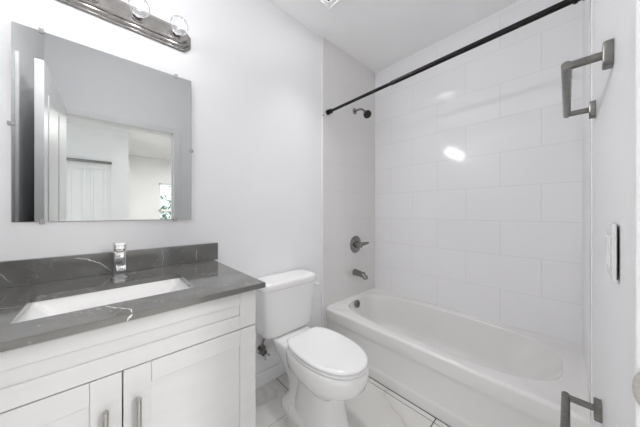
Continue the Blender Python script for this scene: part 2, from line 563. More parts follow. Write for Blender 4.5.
struct('trim_5', boxes(((0.735, YN + 0.0003, 0.001), (0.79, YN + 0.016, 2.12)), bevel=0.003), 'trim', 'white trim on the near wall behind the open door', 'trim')

# ------------------------------------------------------------------ the hall and bedroom beyond the doorway (seen in the mirror)
HX, HY0, HY1, FX = 4.3, -1.4, 3.0, 6.5
struct('floor_hall', boxes(((XR + 0.001, HY0, -0.06), (FX + 0.1, HY1, -0.001))), 'hall_floor', 'floor of the room beyond the doorway', 'floor')
struct('ceiling_hall', boxes(((XH + 0.001, HY0, CEIL), (FX + 0.1, HY1, CEIL + 0.08))), 'hall_wall', 'ceiling of the room beyond the doorway', 'ceiling')
struct('wall_hall_near', boxes(((XH + 0.001, HY0 - 0.1, -0.06), (FX + 0.1, HY0, CEIL + 0.08))), 'hall_wall', 'side wall of the room beyond the doorway', 'wall')
struct('wall_hall_side', boxes(((XH, YB + 0.1, -0.06), (XH + 0.08, HY1, CEIL + 0.08)), ((XH + 0.001, HY1, -0.06), (FX + 0.1, HY1 + 0.1, CEIL + 0.08))), 'hall_wall', 'far side wall of the room beyond the doorway', 'wall')
struct('wall_closet', boxes(((HX, HY0, 0), (HX + 0.12, -0.58, CEIL)), ((HX, 0.02, 0), (HX + 0.12, 0.27, CEIL)), ((HX, -0.58, 2.06), (HX + 0.12, 0.02, CEIL))), 'hall_wall', 'white wall around the closet, seen in the mirror', 'wall')
WY0, WY1, WZ0, WZ1 = 1.02, 1.66, 0.45, 1.99
struct('wall_far', boxes(((FX, HY0, 0), (FX + 0.1, WY0, CEIL)), ((FX, WY1, 0), (FX + 0.1, HY1, CEIL)),
                         ((FX, WY0, 0), (FX + 0.1, WY1, WZ0)), ((FX, WY0, WZ1), (FX + 0.1, WY1, CEIL))), 'hall_wall', 'far wall with the window, seen in the mirror', 'wall')
win = thing('window_1', 'white framed window with greenery outside, seen in the mirror', 'window', (FX + 0.05, 1.34, WZ0))
win['kind'] = 'structure'
bm = bmesh.new()
for lo, hi in (((FX + 0.03, WY0, WZ0), (FX + 0.07, WY0 + 0.04, WZ1)), ((FX + 0.03, WY1 - 0.04, WZ0), (FX + 0.07, WY1, WZ1)),
               ((FX + 0.03, WY0, WZ0), (FX + 0.07, WY1, WZ0 + 0.04)), ((FX + 0.03, WY0, WZ1 - 0.04), (FX + 0.07, WY1, WZ1)),
               ((FX + 0.03, WY0, 1.19), (FX + 0.07, WY1, 1.25))):
    bm_box(bm, lo, hi)
obj('window_frame', bm, 'trim', win)
obj('pane', boxes(((FX + 0.048, WY0 + 0.03, WZ0 + 0.03), (FX + 0.052, WY1 - 0.03, WZ1 - 0.03))), 'pane', win)

# six-panel style closet door in its opening, with the dark track above it
cd = thing('door_2', 'white panelled closet door across the hall, seen in the mirror', 'door', (HX, -0.28, 0))
cd['kind'] = 'structure'
obj('slab', boxes(((HX + 0.01, -0.575, 0.01), (HX + 0.045, 0.015, 2.02)), bevel=0.002), 'door', cd)
bm = bmesh.new()
for (y0, y1) in ((-0.52, -0.325), (-0.25, -0.055)):
    for (z0, z1) in ((0.15, 0.85), (0.98, 1.945)):
        # moulded ring around each panel
        w = 0.018
        for lo, hi in (((y0, z0), (y1, z0 + w)), ((y0, z1 - w), (y1, z1)), ((y0, z0), (y0 + w, z1)), ((y1 - w, z0), (y1, z1))):
            bm_box(bm, (HX + 0.002, lo[0], lo[1]), (HX + 0.012, hi[0], hi[1]), 0, 0.003, 1)
        bm_box(bm, (HX + 0.004, y0 + 0.04, z0 + 0.04), (HX + 0.012, y1 - 0.04, z1 - 0.04), 0, 0.004, 1)
obj('raised_panel', bm, 'door', cd)
tr = tag(obj('closet_track', boxes(((HX - 0.03, -0.60, 2.045), (HX - 0.001, 0.03, 2.09)), bevel=0.003), 'steel'), 'grey metal track above the closet door, seen in the mirror', 'track')

# added hall lamps, out of view, lighting the bathroom through the doorway
def hall_fill_lamp(x, y, r, label):  # flush disc fixture for an added fill light
    t = thing('added_fill_lamp', label, 'fill lamp', (x, y, CEIL))
    bm = bmesh.new()
    bm_lathe(bm, (x, y, CEIL - 0.0005), (0, 0, -1), [(0, r + 0.02), (0.03, r + 0.02), (0.04, r + 0.01)], 40)
    obj('lamp_base', bm, 'trim', t, True)
    bm = bmesh.new()
    bm_lathe(bm, (x, y, CEIL - 0.040), (0, 0, -1), [(0, r), (0.008, r * 0.97), (0.014, r * 0.85)], 40)
    obj('diffuser', bm, 'lamp_glow', t, True)

hall_fill_lamp(2.45, 0.45, 0.20, 'added unseen round fill lamp just outside the bathroom doorway')
hall_fill_lamp(4.3, 1.2, 0.22, 'added unseen round fill lamp in the bedroom past the closet')

# greenery outside the window
bm = bmesh.new()
rnd = random.Random(3)
for k in range(900):
    c = Vector((FX + 1.3 + rnd.uniform(-0.35, 0.5), 1.75 + rnd.gauss(0, 0.55), 0.2 + abs(rnd.gauss(0.75, 0.45))))
    d1 = Vector((rnd.uniform(-1, 1), rnd.uniform(-1, 1), rnd.uniform(-1, 1))).normalized()
    d2 = d1.orthogonal().normalized()
    L, W = rnd.uniform(0.05, 0.10), rnd.uniform(0.02, 0.04)
    bm.faces.new([bm.verts.new(p) for p in (c - d1 * L, c + d2 * W, c + d1 * L, c - d2 * W)])
shrub = tag(obj('garden_shrub', bm, 'leaf'), 'leafy green shrub outside the window, seen in the mirror', 'shrub')
struct('ground_outside', boxes(((FX + 0.11, -1, -0.3), (FX + 4, 5, -0.05))), 'leaf', 'ground outside the window', 'ground')

# ------------------------------------------------------------------ bathtub
def rect_ring(cx, cy, z, x0, x1, y0, y1, angs):
    pts = []
    for t in angs:
        c, s = math.cos(t), math.sin(t)
        k = 1e9
        if c > 1e-9: k = min(k, (x1 - cx) / c)
        if c < -1e-9: k = min(k, (x0 - cx) / c)
        if s > 1e-9: k = min(k, (y1 - cy) / s)
        if s < -1e-9: k = min(k, (y0 - cy) / s)
        pts.append(Vector((cx + c * k, cy + s * k, z)))
    return pts


TX0, TX1, TY0, TY1, TZ = TL + 0.0015, XT - 0.0015, YTUB + 0.022, YB - 0.0015, 0.365
bx0, bx1, by0, by1 = 0.050, 1.422, 1.486, 2.098
bcx, bcy = (bx0 + bx1) / 2, (by0 + by1) / 2
angs = sorted(set([2 * PI * k / 128 for k in range(128)] +
                  [math.atan2(y - bcy, x - bcx) % (2 * PI) for x in (TX0, TX1) for y in (TY0, TY1)]))


def basin_ring(z, x0, x1, y0, y1, n):
    cx, cy, a, b = (x0 + x1) / 2, (y0 + y1) / 2, (x1 - x0) / 2, (y1 - y0) / 2
    pts = []
    for t in angs:
        # solve the superellipse along the ray angle measured from the basin centre
        c, s = math.cos(t), math.sin(t)
        r = 1.0 / ((abs(c) / a) ** n + (abs(s) / b) ** n) ** (1 / n)
        pts.append(Vector((cx + c * r, cy + s * r, z)))
    return pts


tub = thing('bathtub', 'white alcove bathtub with oval basin under the curtain rod', 'bathtub', (0.76, 1.78, 0))
bm = bmesh.new()
rings = [rect_ring(bcx, bcy, TZ + 0.012, TX0, TX1, TY0, TY1, angs),
         rect_ring(bcx, bcy, TZ + 0.003, TX0 + 0.012, TX1 - 0.012, TY0, TY1 - 0.012, angs),
         rect_ring(bcx, bcy, TZ, TX0 + 0.022, TX1 - 0.03, TY0, TY1 - 0.022, angs)]
# the tiling lip only rises along the three walls, not on the open front side
for r in rings[:2]:
    for p in r:
        if p.y < TY0 + 1e-4:
            p.z = TZ
for i, (dx, z, n) in enumerate(((-0.005, TZ - 0.000, 3.2), (-0.001, TZ - 0.001, 3.2), (0.002, TZ - 0.004, 3.2), (0.004, TZ - 0.009, 3.2), (0.008, TZ - 0.022, 3.2))):
    rings.append(basin_ring(z, bx0 + dx, bx1 - dx, by0 + dx, by1 - dx, n))
for z, a0, a1, yy, n in ((0.30, 0.020, 0.045, 0.022, 3.2), (0.22, 0.032, 0.10, 0.036, 3.1), (0.14, 0.045, 0.165, 0.055, 3.0),
                         (0.095, 0.065, 0.215, 0.080, 3.0), (0.072, 0.10, 0.27, 0.115, 2.9), (0.062, 0.16, 0.34, 0.16, 2.8), (0.058, 0.30, 0.48, 0.22, 2.6)):
    rings.append(basin_ring(z, bx0 + a0, bx1 - a1, by0 + yy, by1 - yy, n))
bm_skin(bm, [[bm.verts.new(p) for p in r] for r in rings], False)
bm.faces.new([v for v in bm.verts][-len(angs):])
shell = obj('basin_shell', bm, 'tub', tub, True, 60)
# front apron: rolled rim, upper band, recessed panel, bottom skirt
prof = [(TY0, TZ)]
for k in range(9):
    t = PI / 2 * k / 8
    prof.append((TY0 - 0.001 - 0.021 * math.sin(t), TZ - 0.018 * (1 - math.cos(t))))
prof += [(YTUB, 0.300), (YTUB + 0.0005, 0.282), (YTUB + 0.003, 0.272), (YTUB + 0.0065, 0.264), (YTUB + 0.0095, 0.256), (YTUB + 0.0105, 0.246),
         (YTUB + 0.0105, 0.09), (YTUB + 0.0095, 0.080), (YTUB + 0.0065, 0.073), (YTUB + 0.0042, 0.066), (YTUB + 0.004, 0.058), (YTUB + 0.004, 0.0005), (YTUB + 0.05, 0.0005), (YTUB + 0.05, TZ - 0.03)]
bm = bmesh.new()
r0 = [bm.verts.new((TX0, y, z)) for y, z in prof]
r1 = [bm.verts.new((TX1, y, z)) for y, z in prof]
for k in range(len(prof) - 1):
    bm.faces.new((r0[k], r0[k + 1], r1[k + 1], r1[k]))
bm.faces.new(r0[::-1]); bm.faces.new(r1)
obj('apron', bm, 'tub', tub, True, 50)
# overflow plate and drain
bm = bmesh.new()
bm_lathe(bm, (0.0725, 1.765, 0.322), (1, 0, 0.12), [(-0.006, 0.034), (0.004, 0.035), (0.008, 0.031), (0.0095, 0.012), (0.0095, 0.0)], 32)
bm_box(bm, (0.081, 1.759, 0.306), (0.088, 1.771, 0.338), 0, 0.002)
ov = obj('overflow_plate', bm, 'shower', tub, True)
ov['label'] = 'round nickel overflow plate'
bm = bmesh.new()
bm_lathe(bm, (0.40, 1.80, 0.057), (0, 0, 1), [(0, 0.036), (0.004, 0.034), (0.005, 0.024), (0.012, 0.022), (0.013, 0.0)], 28)
dr = obj('drain', bm, 'shower', tub, True)
dr['label'] = 'nickel tub drain'

# ------------------------------------------------------------------ shower fittings on the plumbing wall
sh = thing('shower_fitting', 'small nickel shower head on the plumbing wall below curtain rod', 'shower head', (TL, 1.80, 2.16))
bm = bmesh.new()
bm_lathe(bm, (TL + 0.0002, 1.80, 2.165), (1, 0, 0), [(0, 0.030), (0.004, 0.030), (0.010, 0.022), (0.013, 0.010)], 28)
obj('flange', bm, 'shower', sh, True)
bm = bmesh.new()
arm = [(TL + 0.006, 1.80, 2.165)]
for k in range(9):
    t = math.radians(48) * k / 8
    arm.append((TL + 0.055 + 0.07 * math.sin(t), 1.80, 2.165 - 0.07 * (1 - math.cos(t))))
d = Vector((math.cos(math.radians(48)), 0, -math.sin(math.radians(48))))
tip = Vector(arm[-1]) + d * 0.03
arm.append(tuple(tip))
bm_sweep(bm, arm, 0.0095, 16)
obj('arm', bm, 'shower', sh, True)
bm = bmesh.new()
hd = Vector((0.66, -0.34, -0.66)).normalized()
bm_lathe(bm, tip - d * 0.006, hd, [(0, 0.013), (0.012, 0.015), (0.02, 0.013), (0.03, 0.020), (0.058, 0.037), (0.070, 0.038), (0.074, 0.036)], 28)
obj('head', bm, 'shower', sh, True)
bm = bmesh.new()
bm_lathe(bm, tip - d * 0.006 + hd * 0.0735, hd, [(0, 0.0345), (0.003, 0.033), (0.0035, 0.0)], 28)
fc = obj('spray_face', bm, 'rubber', sh, True)
fc['label'] = 'dark spray face'

vl = thing('shower_valve', 'round nickel shower valve with lever above the tub spout', 'valve', (TL, 1.815, 0.87))
bm = bmesh.new()
bm_lathe(bm, (TL + 0.0002, 1.815, 0.872), (1, 0, 0), [(0, 0.083), (0.004, 0.083), (0.009, 0.076), (0.012, 0.03)], 40)
obj('escutcheon', bm, 'shower', vl, True)
bm = bmesh.new()
bm_lathe(bm, (TL + 0.010, 1.815, 0.872), (1, 0, 0), [(0, 0.034), (0.020, 0.031), (0.040, 0.028), (0.062, 0.025), (0.066, 0.020)], 28)
obj('hub', bm, 'shower', vl, True)
bm = bmesh.new()
bm_sweep(bm, [(TL + 0.052, 1.815, 0.874), (TL + 0.060, 1.850, 0.877), (TL + 0.072, 1.885, 0.882), (TL + 0.078, 1.915, 0.885)], [0.021, 0.018, 0.014, 0.011], 16)
obj('lever', bm, 'shower', vl, True)

st = thing('tub_spout', 'nickel tub spout low on the plumbing wall', 'spout', (TL, 1.80, 0.60))
bm = bmesh.new()
bm_sweep(bm, [(TL + 0.0005, 1.80, 0.603), (TL + 0.02, 1.80, 0.603), (TL + 0.07, 1.80, 0.600), (TL + 0.105, 1.80, 0.592), (TL + 0.128, 1.80, 0.578), (TL + 0.136, 1.80, 0.560)],
         [0.033, 0.031, 0.027, 0.025, 0.024, 0.022], 20)
obj('spout_body', bm, 'shower', st, True, 50)
bm = bmesh.new()
bm_lathe(bm, (TL + 0.116, 1.80, 0.603), (0, 0, 1), [(0, 0.006), (0.012, 0.005), (0.014, 0.009), (0.022, 0.009), (0.024, 0.004)], 14)
obj('diverter_knob', bm, 'shower', st, True)

# ------------------------------------------------------------------ curtain rod
RZ, RY = 2.047, 1.43
cr = thing('curtain_rod', 'black shower curtain rod spanning above the tub front', 'curtain rod', (0.76, RY, RZ))
bm = bmesh.new()
bm_sweep(bm, [(TL + 0.004, RY, RZ), (0.80, RY, RZ + 0.0115)], 0.0115, 20)
obj('tube', bm, 'black', cr, True)
bm = bmesh.new()
bm_sweep(bm, [(0.62, RY, RZ + 0.009), (0.622, RY, RZ + 0.009), (XT - 0.004, RY, RZ + 0.022)], [0.0115, 0.0142, 0.0142], 20)
obj('outer_tube', bm, 'black', cr, True)
for x, sx in ((TL + 0.0004, 1), (XT - 0.0004, -1)):
    bm = bmesh.new()
    bm_lathe(bm, (x, RY, RZ + (0.022 if sx < 0 else 0)), (sx, 0, 0), [(0, 0.021), (0.012, 0.022), (0.022, 0.020), (0.024, 0.016), (0.034, 0.016), (0.036, 0.020), (0.046, 0.020), (0.050, 0.016)], 24)
    obj('end_cap', bm, 'black', cr, True)
# small screw left in the tile edge below the rod
bm = bmesh.new()
bm_lathe(bm, (TL + 0.0062, YT0 + 0.007, 2.005), (1, 0, 0), [(0, 0.006), (0.004, 0.006), (0.006, 0.002)], 12)
tag(obj('wall_screw', bm, 'steel', None, True, loc=(TL, YT0 + 0.007, 2.005)), 'tiny grey screw head in the tile edge beside curtain rod end', 'screw')

# ------------------------------------------------------------------ toilet
TCY = 0.921
to = thing('toilet', 'white two-piece toilet with closed lid beside the vanity', 'toilet', (0.3, TCY, 0))
bm = bmesh.new()
N = 64
# bowl
def bowl_ring(z, x0, x1, hw, n=2.2, nb=2.8, cx=0.52):
    return se_ring(cx, TCY, z, x1 - cx, hw, n, N, ab=cx - x0, nb=nb)
bm_loft(bm, [bowl_ring(0.195, 0.34, 0.600, 0.080), bowl_ring(0.242, 0.31, 0.655, 0.110), bowl_ring(0.268, 0.28, 0.700, 0.133), bowl_ring(0.290, 0.27, 0.738, 0.150),
             bowl_ring(0.310, 0.26, 0.757, 0.162), bowl_ring(0.345, 0.26, 0.766, 0.169), bowl_ring(0.375, 0.26, 0.768, 0.171),
             bowl_ring(0.390, 0.26, 0.766, 0.170), bowl_ring(0.397, 0.262, 0.760, 0.166), bowl_ring(0.399, 0.27, 0.750, 0.157)])
# tank shelf behind the bowl
def deck_ring(z, x0, x1, hw, n=5):
    c = (x0 + x1) / 2
    return se_ring(c, TCY, z, (x1 - x0) / 2, hw, n, N)
bm_loft(bm, [deck_ring(0.20, 0.17, 0.40, 0.085, 3), deck_ring(0.27, 0.16, 0.42, 0.105, 3.5), deck_ring(0.33, 0.145, 0.42, 0.125), deck_ring(0.365, 0.135, 0.42, 0.133),
             deck_ring(0.385, 0.132, 0.42, 0.135), deck_ring(0.393, 0.135, 0.415, 0.131), deck_ring(0.396, 0.14, 0.41, 0.124)])
# pedestal column
bm_loft(bm, [se_ring(0.47, TCY, z, a, h, 2.4, N, ab=b, nb=3) for z, a, h, b in
             ((0.0005, 0.185, 0.114, 0.19), (0.02, 0.183, 0.112, 0.19), (0.07, 0.168, 0.105, 0.17), (0.14, 0.154, 0.098, 0.16), (0.20, 0.150, 0.096, 0.15), (0.26, 0.155, 0.104, 0.15))])
# trapway and rear foot
bm_loft(bm, [se_ring(0.33, TCY, z, 0.19, h, 2.8, N, ab=b) for z, h, b in
             ((0.0005, 0.128, 0.145), (0.020, 0.128, 0.145), (0.036, 0.120, 0.138), (0.046, 0.098, 0.120), (0.08, 0.080, 0.11), (0.15, 0.082, 0.125), (0.22, 0.088, 0.16))])
bowl = obj('bowl', bm, 'porcelain', to, True, 50)

def lid_rings(spec):
    return [se_ring(0.51, TCY, z, 0.258 - i, 0.164 - i, 2.15, 80, ab=0.245 - i, nb=2.7, xmin=0.300 + i * 0.6) for z, i in spec]
bm = bmesh.new()
bm_loft(bm, lid_rings([(0.4005, 0.010), (0.403, 0.004), (0.409, 0.001), (0.414, 0.003), (0.417, 0.008)]))
obj('seat', bm, 'seat', to, True, 60)
bm = bmesh.new()
bm_loft(bm, lid_rings([(0.4195, 0.010), (0.421, 0.004), (0.427, 0.000), (0.433, 0.002), (0.438, 0.008), (0.4405, 0.018), (0.4425, 0.05), (0.4435, 0.10), (0.4440, 0.15)]))
obj('lid', bm, 'seat', to, True, 60)
for dy in (-0.075, 0.075):
    bm = bmesh.new()
    bm_sweep(bm, [(0.286, TCY + dy - 0.022, 0.412), (0.286, TCY + dy + 0.022, 0.412)], 0.011, 16)
    bm_box(bm, (0.272, TCY + dy - 0.02, 0.3965), (0.30, TCY + dy + 0.02, 0.412), 0, 0.003)
    obj('hinge', bm, 'seat', to, True)
# tank
def tank_ring(z, x0, x1, hw, n=5.5):
    return [Vector((p.x, p.y, p.z)) for p in se_ring((x0 + x1) / 2, TCY, z, (x1 - x0) / 2, hw, n, N)]
bm = bmesh.new()
bm_loft(bm, [tank_ring(0.3965, 0.06, 0.165, 0.12), tank_ring(0.398, 0.035, 0.185, 0.165), tank_ring(0.404, 0.026, 0.193, 0.182), tank_ring(0.418, 0.021, 0.198, 0.192), tank_ring(0.45, 0.019, 0.200, 0.189),
             tank_ring(0.55, 0.018, 0.205, 0.197), tank_ring(0.64, 0.018, 0.210, 0.204), tank_ring(0.699, 0.018, 0.212, 0.208)])
obj('tank', bm, 'porcelain', to, True, 50)
bm = bmesh.new()
bm_loft(bm, [tank_ring(0.7005, 0.016, 0.214, 0.210), tank_ring(0.703, 0.012, 0.219, 0.216), tank_ring(0.712, 0.010, 0.222, 0.219), tank_ring(0.735, 0.010, 0.222, 0.219),
             tank_ring(0.744, 0.012, 0.219, 0.216), tank_ring(0.750, 0.018, 0.210, 0.209), tank_ring(0.753, 0.035, 0.19, 0.190), tank_ring(0.754, 0.06, 0.16, 0.17)])
obj('tank_lid', bm, 'porcelain', to, True, 50)
bm = bmesh.new()
bm_lathe(bm, (0.165, TCY + 0.205, 0.668), (0, 1, 0), [(-0.006, 0.014), (0.006, 0.014), (0.012, 0.010), (0.014, 0.006)], 18)
bm_sweep(bm, [(0.165, TCY + 0.218, 0.668), (0.19, TCY + 0.224, 0.668), (0.215, TCY + 0.226, 0.667)], [0.008, 0.009, 0.011], 14)
obj('flush_lever', bm, 'seat', to, True)
for dy in (-0.108, 0.108):
    bm = bmesh.new()
    bm_lathe(bm, (0.330, TCY + dy, 0.030), (0, 0, 1), [(0, 0.017), (0.012, 0.016), (0.020, 0.012), (0.024, 0.004)], 20)
    obj('bolt_cap', bm, 'seat', to, True)

# water supply stop valve and hose under the tank
wv = thing('supply_valve', 'chrome water supply stop valve on wall below the toilet tank', 'valve', (0.0, 0.800, 0.245))
VY, VZ = 0.792, 0.252
bm = bmesh.new()
bm_lathe(bm, (0.0004, VY, VZ), (1, 0, 0), [(0, 0.030), (0.004, 0.029), (0.010, 0.012)], 24)
obj('flange', bm, 'chrome', wv, True)
bm = bmesh.new()
bm_sweep(bm, [(0.006, VY, VZ), (0.052, VY, VZ)], 0.010, 14)
bm_lathe(bm, (0.030, VY, VZ), (1, 0, 0), [(0, 0.014), (0.003, 0.020), (0.032, 0.020), (0.036, 0.014)], 16)
bm_sweep(bm, [(0.050, VY, VZ), (0.050, VY, VZ + 0.040)], [0.015, 0.013], 14)
bm_sweep(bm, [(0.050, VY, VZ), (0.052, VY - 0.026, VZ + 0.012)], [0.014, 0.012], 14)
obj('valve_body', bm, 'steel', wv, True)
bm = bmesh.new()
bm_lathe(bm, (0.062, VY + 0.004, VZ - 0.012), (0.7, 0.45, -0.55), [(0, 0.008), (0.014, 0.008), (0.015, 0.021), (0.022, 0.024), (0.030, 0.021), (0.033, 0.006)], 16)
obj('handle', bm, 'chrome', wv, True)
bm = bmesh.new()
pts = []
for k in range(17):
    t = k / 16
    pts.append((0.050 + 0.035 * t, VY - 0.016 * math.sin(PI * t), VZ + 0.038 + 0.085 * t))
bm_sweep(bm, pts, 0.0075, 12)
obj('hose', bm, 'hose', wv, True)
bm = bmesh.new()
bm_lathe(bm, (0.085, VY, 0.370), (0, 0, 1), [(0, 0.010), (0.002, 0.017), (0.020, 0.018), (0.0255, 0.016)], 10)
obj('coupling_nut', bm, 'steel', wv, True)

# ------------------------------------------------------------------ vanity cabinet
VX, VY0, VY1, VTOP = 0.583, -0.370, 0.456, 0.887
vc = thing('vanity_cabinet', 'white shaker vanity cabinet with two doors', 'cabinet', (0.29, 0.043, 0))
XB = VX - 0.020     # face of the carcass behind the door leaves
bm = bmesh.new()
bm_box(bm, (0.002, VY1 - 0.018, 0.001), (XB, VY1, VTOP))           # right side
bm_box(bm, (0.002, VY0, 0.001), (XB, VY0 + 0.018, VTOP))           # left side
bm_box(bm, (0.002, VY0 + 0.018, 0.10), (XB, VY1 - 0.018, 0.118))   # bottom shelf
bm_box(bm, (XB - 0.09, VY0 + 0.018, 0.001), (XB - 0.072, VY1 - 0.018, 0.10))  # toe kick
bm_box(bm, (0.002, VY0 + 0.018, 0.60), (0.012, VY1 - 0.018, 0.86))  # back rail
bm_box(bm, (XB - 0.020, VY0 + 0.018, 0.66), (XB - 0.001, VY1 - 0.018, 0.82))   # rail behind drawer front
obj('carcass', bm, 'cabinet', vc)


def shaker(bm, y0, y1, z0, z1, stile, rail, depth=0.008):
    """frame and recessed panel, with the fine seams where stile and rail meet"""
    x0, x1, s = XB + 0.0005, VX, 0.0006
    b = 0.0012
    bm_box(bm, (x0, y0, z0), (x1, y0 + stile - s, z1), 0, b, 1)
    bm_box(bm, (x0, y1 - stile + s, z0), (x1, y1, z1), 0, b, 1)
    bm_box(bm, (x0, y0 + stile, z0), (x1, y1 - stile, z0 + rail), 0, b, 1)
    bm_box(bm, (x0, y0 + stile, z1 - rail), (x1, y1 - stile, z1), 0, b, 1)
    bm_box(bm, (x0, y0 + stile - 0.004, z0 + rail - 0.004), (x1 - depth, y1 - stile + 0.004, z1 - rail + 0.004))


bm = bmesh.new()
shaker(bm, VY0, VY1, 0.7395, VTOP - 0.004, 0.066, 0.0515)
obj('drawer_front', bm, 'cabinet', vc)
gapc = 0.0435
for (y0, y1, hy) in ((VY0, gapc - 0.0016, 0.0075), (gapc + 0.0016, VY1, 0.078)):
    bm = bmesh.new()
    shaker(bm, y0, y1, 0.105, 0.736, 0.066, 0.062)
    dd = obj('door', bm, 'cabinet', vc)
    bm = bmesh.new()
    hx = VX + 0.030
    zt, zb = 0.657, 0.500
    pts = [(VX - 0.001, hy, zt - 0.012)] + [(hx - 0.010 + 0.010 * math.sin(PI / 2 * k / 5), hy, zt - 0.012 + 0.010 * (1 - math.cos(PI / 2 * k / 5)) - 0.010 * (k == -1)) for k in range(6)]
    bm_sweep(bm, [(hx, hy, zb - 0.0), (hx, hy, zt)], 0.0062, 14)
    for z in (zb + 0.016, zt - 0.016):
        bm_sweep(bm, [(VX - 0.001, hy, z), (hx, hy, z)], 0.0055, 12)
    h = obj('handle', bm, 'nickel', dd, True)
    h['label'] = 'brushed nickel bar handle'

# ------------------------------------------------------------------ countertop with undermount sink cut-out
CT, CB = 0.908, 0.888
cx1 = 0.6165
cy0, cy1 = YN + 0.002, 0.482
sx0, sx1, sy0, sy1 = 0.226, 0.490, -0.170, 0.259
ct = thing('countertop', 'dark grey veined quartz vanity countertop with sink cut-out', 'countertop', (0.3, 0.045, CB))
bm = bmesh.new()
xs_, ys_ = [0.001, sx0, sx1, cx1], [cy0, sy0, sy1, cy1]
V = {}
for k, z in enumerate((CB, CT)):
    for i, x in enumerate(xs_):
        for j, y in enumerate(ys_):
            V[i, j, k] = bm.verts.new((x, y, z))
for i in range(3):
    for j in range(3):
        if (i, j) == (1, 1):
            continue
        for k in (0, 1):
            bm.faces.new((V[i, j, k], V[i + 1, j, k], V[i + 1, j + 1, k], V[i, j + 1, k]))
for i in range(3):
    for j in (0, 3):
        bm.faces.new((V[i, j, 0], V[i + 1, j, 0], V[i + 1, j, 1], V[i, j, 1]))
        bm.faces.new((V[j, i, 0], V[j, i + 1, 0], V[j, i + 1, 1], V[j, i, 1]))
for (a, b) in (((1, 1), (2, 1)), ((2, 1), (2, 2)), ((2, 2), (1, 2)), ((1, 2), (1, 1))):
    bm.faces.new((V[a[0], a[1], 0], V[b[0], b[1], 0], V[b[0], b[1], 1], V[a[0], a[1], 1]))
bmesh.ops.recalc_face_normals(bm, faces=bm.faces[:])
es = [e for e in bm.edges if abs(e.verts[0].co.z - e.verts[1].co.z) < 1e-6 and e.verts[0].co.z > 0.9 and
      ((abs(e.verts[0].co.x - cx1) < 1e-5 and abs(e.verts[1].co.x - cx1) < 1e-5) or (abs(e.verts[0].co.y - cy1) < 1e-5 and abs(e.verts[1].co.y - cy1) < 1e-5))]
bmesh.ops.bevel(bm, geom=es, offset=0.002, segments=2, affect='EDGES')


def vein(bm, pts, width, nrm, seedv):
    """irregular pale vein lying in the surface of the stone"""
    pts = [Vector(p) for p in pts]
    fine = []
    for a, b in zip(pts, pts[1:]):
        n = max(2, int((b - a).length / 0.006))
        fine += [a.lerp(b, k / n) for k in range(n)]
    fine.append(pts[-1])
    r = random.Random(seedv)
    L, R = [], []
    nrm = Vector(nrm)
    for i, p in enumerate(fine):
        d = (fine[min(i + 1, len(fine) - 1)] - fine[max(i - 1, 0)]).normalized()
        s = d.cross(nrm).normalized()
        q = p + s * r.uniform(-0.0018, 0.0018) + nrm * 0.00025
        w = width * r.uniform(0.5, 1.2) * min(1.0, 0.3 + 3.0 * min(i, len(fine) - 1 - i) / len(fine))
        L.append(bm.verts.new(q + s * w)); R.append(bm.verts.new(q - s * w))
    for i in range(len(fine) - 1):
        f = bm.faces.new((L[i], L[i + 1], R[i + 1], R[i]))
        f.material_index = 1


vein(bm, [(0.315, -0.345, CT), (0.305, -0.28, CT), (0.318, -0.219, CT), (0.333, -0.176, CT)], 0.0022, (0, 0, 1), 1)
vein(bm, [(0.494, 0.005, CT), (0.520, 0.018, CT), (0.550, 0.038, CT), (0.586, 0.064, CT), (0.6125, 0.062, CT)], 0.0022, (0, 0, 1), 2)
vein(bm, [(cx1, 0.062, 0.905), (cx1, 0.050, CB + 0.001)], 0.0035, (1, 0, 0), 3)
obj('slab', bm, ['quartz', 'vein'], ct)
bm = bmesh.new()
bm_box(bm, (0.001, cy0, CT), (0.021, 0.506, 1.006), 0, 0.0012, 1)
vein(bm, [(0.021, -0.085, 0.992), (0.021, -0.060, 0.990), (0.021, -0.032, 0.977), (0.021, -0.005, 0.962), (0.021, 0.012, 0.945), (0.021, 0.034, 0.917)], 0.0022, (1, 0, 0), 4)
vein(bm, [(0.021, 0.225, 1.004), (0.021, 0.232, 0.96), (0.021, 0.228, 0.915)], 0.0007, (1, 0, 0), 5)
vein(bm, [(0.021, 0.39, 0.985), (0.021, 0.386, 0.94), (0.021, 0.392, 0.917)], 0.0009, (1, 0, 0), 6)
vein(bm, [(0.021, -0.30, 0.985), (0.021, -0.27, 0.955), (0.021, -0.25, 0.925)], 0.0009, (1, 0, 0), 7)
obj('backsplash', bm, ['quartz', 'vein'], ct)
# the two small holes in the polished right end of the slab
# undermount sink
sk = thing('sink', 'white rectangular undermount sink set in the dark countertop', 'sink', (0.36, 0.045, 0.74))
scx, scy = (sx0 + sx1) / 2, (sy0 + sy1) / 2
hx_, hy_ = (sx1 - sx0) / 2, (sy1 - sy0) / 2
def sink_ring(z, ix, iy, n):
    return se_ring(scx, scy, z, hx_ + ix, hy_ + iy, n, 96)
bm = bmesh.new()
bm_loft(bm, [sink_ring(CB - 0.014, 0.026, 0.026, 30), sink_ring(CB - 0.0006, 0.026, 0.026, 30), sink_ring(CB - 0.0006, 0.004, 0.004, 26), sink_ring(CB - 0.006, 0.001, 0.000, 22), sink_ring(0.85, -0.008, -0.030, 22),
             sink_ring(0.80, -0.020, -0.072, 18), sink_ring(0.775, -0.032, -0.095, 14), sink_ring(0.762, -0.055, -0.125, 10), sink_ring(0.757, -0.09, -0.17, 4)], False)
bm.faces.new([v for v in bm.verts][-96:])
obj('basin', bm, 'porcelain', sk, True, 50)
bm = bmesh.new()
bm_lathe(bm, (scx, scy, 0.7573), (0, 0, 1), [(0, 0.024), (0.003, 0.023), (0.004, 0.017), (0.007, 0.016), (0.008, 0.0)], 24)
obj('drain', bm, 'chrome', sk, True)

